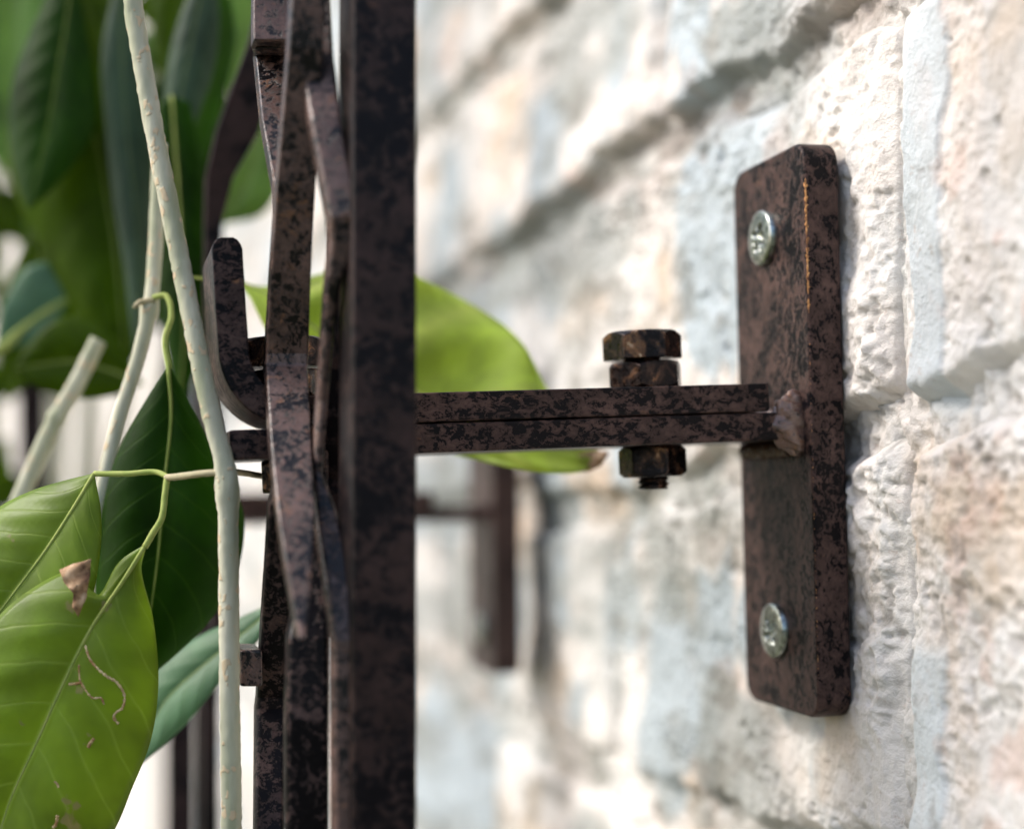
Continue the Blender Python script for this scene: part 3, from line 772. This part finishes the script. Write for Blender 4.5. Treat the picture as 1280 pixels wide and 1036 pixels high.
# brown curled patch and mine trails
def flatpatch(name, px, z, mat, parent, curl=2.5):
    n = len(px); cx = sum(p[0] for p in px) / n; cy = sum(p[1] for p in px) / n
    v = []; f = []; R_ = 6
    for k in range(R_ + 1):
        s = k / R_
        for i in range(n * 4):
            a = px[(i // 4) % n]; b = px[(i // 4 + 1) % n]; u = (i % 4) / 4
            x = a[0] * (1-u) + b[0] * u; y = a[1] * (1-u) + b[1] * u
            xx = cx + (x - cx) * s; yy = cy + (y - cy) * s
            v.append(P(xx, yy, z - curl * math.sin((xx - px[0][0]) / 14.0) * math.cos((yy - cy) / 18.0) * 0.5 + 0.5 * math.sin(yy / 4.0 + xx / 6) * s))
    N = n * 4
    for k in range(R_):
        for i in range(N): f.append((k*N+i, k*N+(i+1) % N, (k+1)*N+(i+1) % N, (k+1)*N+i))
    o = obj(name, v, f, mat, parent); m = o.modifiers.new('t', 'SOLIDIFY'); m.thickness = 0.3 * S; return o
flatpatch('dry_patch', [(74, 712), (92, 704), (114, 699), (112, 722), (108, 745), (98, 771), (90, 758), (92, 742), (80, 728)], 257.5, MAT['dry'], l9)

def leaf_depth_probe():
    pass
def trail(px, r, parent=l9):
    """raised trail lying on the leaf: ray from the lens through each pixel onto the leaf mesh"""
    from mathutils.bvhtree import BVHTree
    me = l9.data; base = Vector(l9['_base'])
    bvh = BVHTree.FromPolygons([v.co / S + base for v in me.vertices], [tuple(p.vertices) for p in me.polygons])
    pts = []
    for q in catmull([(x, y, 0) for x, y in px], len(px) * 6):
        d = P(q[0], q[1], 200).normalized(); hit = bvh.ray_cast(Vector((0, 0, 0)), d)
        if hit[0] is not None: pts.append(np.array(hit[0] - d * 0.02))
    if len(pts) > 3: tube('mine_trail', pts, [r * (0.6 + 0.6 * abs(math.sin(i * 1.1))) for i in range(len(pts))], MAT['mine'], parent, 8, 0.2, 3)
trail([(107, 806), (112, 822), (122, 835), (134, 845), (146, 853), (155, 868), (153, 884), (145, 890), (142, 896), (148, 904)], 0.26)
trail([(99, 830), (100, 848), (107, 862), (116, 872), (126, 872), (130, 880)], 0.2)
trail([(86, 855), (96, 854), (101, 853), (104, 858)], 0.26)
trail([(118, 922), (113, 928), (110, 934)], 0.3); trail([(72, 1018), (70, 1030), (66, 1034)], 0.3); trail([(68, 976), (72, 980), (73, 984)], 0.2)

# middle leaves
leaf([(88, -60), (55, 15), (22, 90), (11, 170), (18, 240), (45, 300), (80, 365), (115, 425), (158, 480)], [(88, -60), (92, 30), (106, 120), (125, 200), (140, 290), (150, 380), (158, 480)],
     [(88, -60), (122, 30), (140, 110), (154, 180), (162, 280), (168, 390), (158, 480)], 372, MAT['leaf_olive'], dz=(6, 3), cup=4, seed=1)
leaf([(92, -50), (50, 15), (20, 90), (12, 160), (22, 225), (36, 262)], [(92, -50), (84, 20), (72, 90), (62, 150), (50, 205), (36, 262)],
     [(92, -50), (106, 30), (118, 100), (118, 165), (85, 215), (36, 262)], 360, MAT['leaf_dark'], dz=(5, 1), cup=2, seed=31, vein=0.3)  # added dark leaf, stands in for shade on the olive leaf's upper half
leaf([(150, -40), (128, 60), (132, 160), (142, 250), (156, 340), (168, 440)], [(150, -40), (152, 60), (158, 160), (168, 250), (174, 340), (168, 440)],
     [(150, -40), (184, 60), (194, 160), (196, 250), (188, 340), (168, 440)], 362, MAT['leaf_grey'], dz=(2, 5), cup=2, seed=4, vein=0.2)
leaf([(262, -60), (222, 30), (206, 110), (206, 180), (222, 250)], [(262, -60), (244, 30), (228, 110), (222, 180), (222, 250)],
     [(262, -60), (274, 20), (266, 90), (242, 160), (222, 250)], 356, MAT['leaf_grey'], dz=(2, 2), cup=2, seed=6, vein=0.2)
leaf([(275, -60), (266, 40), (252, 110), (236, 180), (228, 270)], [(275, -60), (280, 40), (266, 110), (246, 180), (228, 270)],
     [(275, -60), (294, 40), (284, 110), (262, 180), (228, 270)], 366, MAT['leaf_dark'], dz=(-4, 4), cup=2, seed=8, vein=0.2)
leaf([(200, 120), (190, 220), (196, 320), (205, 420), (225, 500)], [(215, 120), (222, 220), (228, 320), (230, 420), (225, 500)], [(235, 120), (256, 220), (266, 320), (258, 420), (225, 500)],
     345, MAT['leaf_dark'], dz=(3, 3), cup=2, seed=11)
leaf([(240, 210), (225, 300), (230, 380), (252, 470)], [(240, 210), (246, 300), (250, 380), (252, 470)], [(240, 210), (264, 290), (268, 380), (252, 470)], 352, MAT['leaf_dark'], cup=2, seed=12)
leaf([(330, 130), (300, 175), (276, 235), (268, 284)], [(330, 130), (322, 180), (302, 235), (268, 284)], [(330, 130), (356, 190), (335, 262), (268, 284)], 420, MAT['leaf_light'], cup=2, seed=13)
leaf([(320, -120), (288, -20), (280, 60), (290, 130)], [(320, -120), (312, -20), (304, 60), (290, 130)], [(320, -120), (345, -20), (330, 60), (290, 130)], 440, MAT['leaf_light'], cup=2, seed=14)
leaf([(88, 372), (62, 330), (30, 338), (5, 380), (-6, 438)], [(88, 372), (62, 384), (32, 404), (10, 422), (-6, 438)], [(88, 372), (72, 398), (44, 424), (15, 436), (-6, 438)], 380, MAT['leaf_pale'], cup=1, seed=15)
leaf([(180, 480), (140, 420), (95, 395), (55, 410), (15, 462)], [(180, 480), (135, 462), (95, 452), (55, 455), (15, 462)], [(180, 480), (135, 496), (95, 498), (50, 486), (15, 462)], 362, MAT['leaf_olive'], cup=2, seed=16)
leaf([(60, 250), (20, 330), (0, 420), (10, 500)], [(60, 250), (50, 330), (35, 420), (10, 500)], [(60, 250), (95, 340), (80, 430), (10, 500)], 400, MAT['leaf_olive'], cup=2, seed=21)
ly = leaf([(294, 350), (330, 359), (400, 338), (465, 336), (530, 351), (600, 384), (650, 428), (682, 484), (722, 535), (756, 572)],
     [(294, 350), (340, 372), (400, 415), (480, 470), (560, 512), (640, 545), (700, 562), (756, 572)],
     [(294, 350), (314, 374), (345, 428), (400, 492), (480, 540), (560, 565), (610, 578), (670, 590), (725, 590), (756, 572)], 318, MAT['leaf_yellow'], dz=(10, -10), cup=3, seed=3, nlen=70, nw=12, wav=6.0, nv=3.6)
ly['label'] = 'sunlit yellow green leaf passing behind the bracket arm'
flatpatch('dry_tip', [(722, 570), (745, 562), (762, 566), (752, 582), (735, 590), (722, 588)], 317, MAT['dry'], ly, 1.0)

leaf([(30, -140), (-30, -40), (-50, 80), (-20, 180), (30, 240)], [(30, -140), (18, -40), (14, 80), (18, 180), (30, 240)], [(30, -140), (75, -40), (78, 80), (62, 170), (30, 240)],
     460, MAT['leaf_light'], cup=3, seed=41, vein=0.3)
leaf([(120, -120), (95, -30), (100, 80), (140, 170)], [(120, -120), (130, -30), (138, 80), (140, 170)], [(120, -120), (168, -30), (170, 80), (140, 170)], 450, MAT['leaf_olive'], cup=3, seed=42, vein=0.3)
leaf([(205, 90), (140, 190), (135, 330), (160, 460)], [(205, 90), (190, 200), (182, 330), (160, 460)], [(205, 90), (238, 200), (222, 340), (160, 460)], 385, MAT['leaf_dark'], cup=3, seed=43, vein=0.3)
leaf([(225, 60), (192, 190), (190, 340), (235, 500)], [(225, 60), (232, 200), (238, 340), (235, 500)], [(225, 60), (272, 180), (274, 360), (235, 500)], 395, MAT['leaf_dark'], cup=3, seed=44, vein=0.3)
leaf([(230, -120), (196, -30), (190, 60), (215, 150)], [(230, -120), (226, -30), (222, 60), (215, 150)], [(230, -120), (262, -30), (252, 60), (215, 150)], 430, MAT['leaf_olive'], cup=3, seed=45, vein=0.3)
# blurred shrub beyond
sh = thing('garden_shrub', 'out of focus green shrub filling the gap behind the vine at top left', 'shrub', (-100, 900, -900))
rnd = random.Random(11)
ms = ['leaf_olive', 'leaf_light', 'leaf_dark', 'leaf_olive', 'leaf_olive', 'leaf_dark']
for i in range(190):
    z = rnd.uniform(480, 900)
    x = rnd.uniform(-200, 280); y = rnd.uniform(-160, 455 if x < 200 else 150)
    if 70 < x < 200 and y > 380: continue
    s = rnd.uniform(55, 95) * 420 / z * 1.3; a = rnd.uniform(0.3, 2.6); dx, dy = math.cos(a) * s, math.sin(a) * s
    wx, wy = -dy * 0.38, dx * 0.38
    leaf([(x, y), (x + dx * .5 + wx, y + dy * .5 + wy), (x + dx, y + dy)], [(x, y), (x + dx * .5, y + dy * .5), (x + dx, y + dy)],
         [(x, y), (x + dx * .5 - wx, y + dy * .5 - wy), (x + dx, y + dy)], z, MAT[ms[i % 6]], sh, dz=(rnd.uniform(-8, 8), rnd.uniform(-8, 8)), nlen=9, nw=3, seed=i, vein=False)
for i in range(22):
    z = rnd.uniform(400, 620); x = rnd.uniform(-120, 15); y = rnd.uniform(440, 800)
    s = rnd.uniform(40, 75); a = rnd.uniform(0.6, 2.4); dx, dy = math.cos(a) * s, math.sin(a) * s
    wx, wy = -dy * 0.38, dx * 0.38
    leaf([(x, y), (x + dx * .5 + wx, y + dy * .5 + wy), (x + dx, y + dy)], [(x, y), (x + dx * .5, y + dy * .5), (x + dx, y + dy)],
         [(x, y), (x + dx * .5 - wx, y + dy * .5 - wy), (x + dx, y + dy)], z, MAT[ms[i % 6]], sh, dz=(rnd.uniform(-8, 8), rnd.uniform(-8, 8)), nlen=9, nw=3, seed=i, vein=False)
for i in range(7):
    x = rnd.uniform(-150, 240)
    stem([(x, -260, 700), (x + rnd.uniform(-40, 40), 200, 700), (x + rnd.uniform(-60, 20), 700, 720), (rnd.uniform(-160, 20), 2600, 750)], (7, 14), 'stem', 'stem', 20, 8, 0, sh)

for o in bpy.data.objects:
    if '_base' in o: del o['_base']
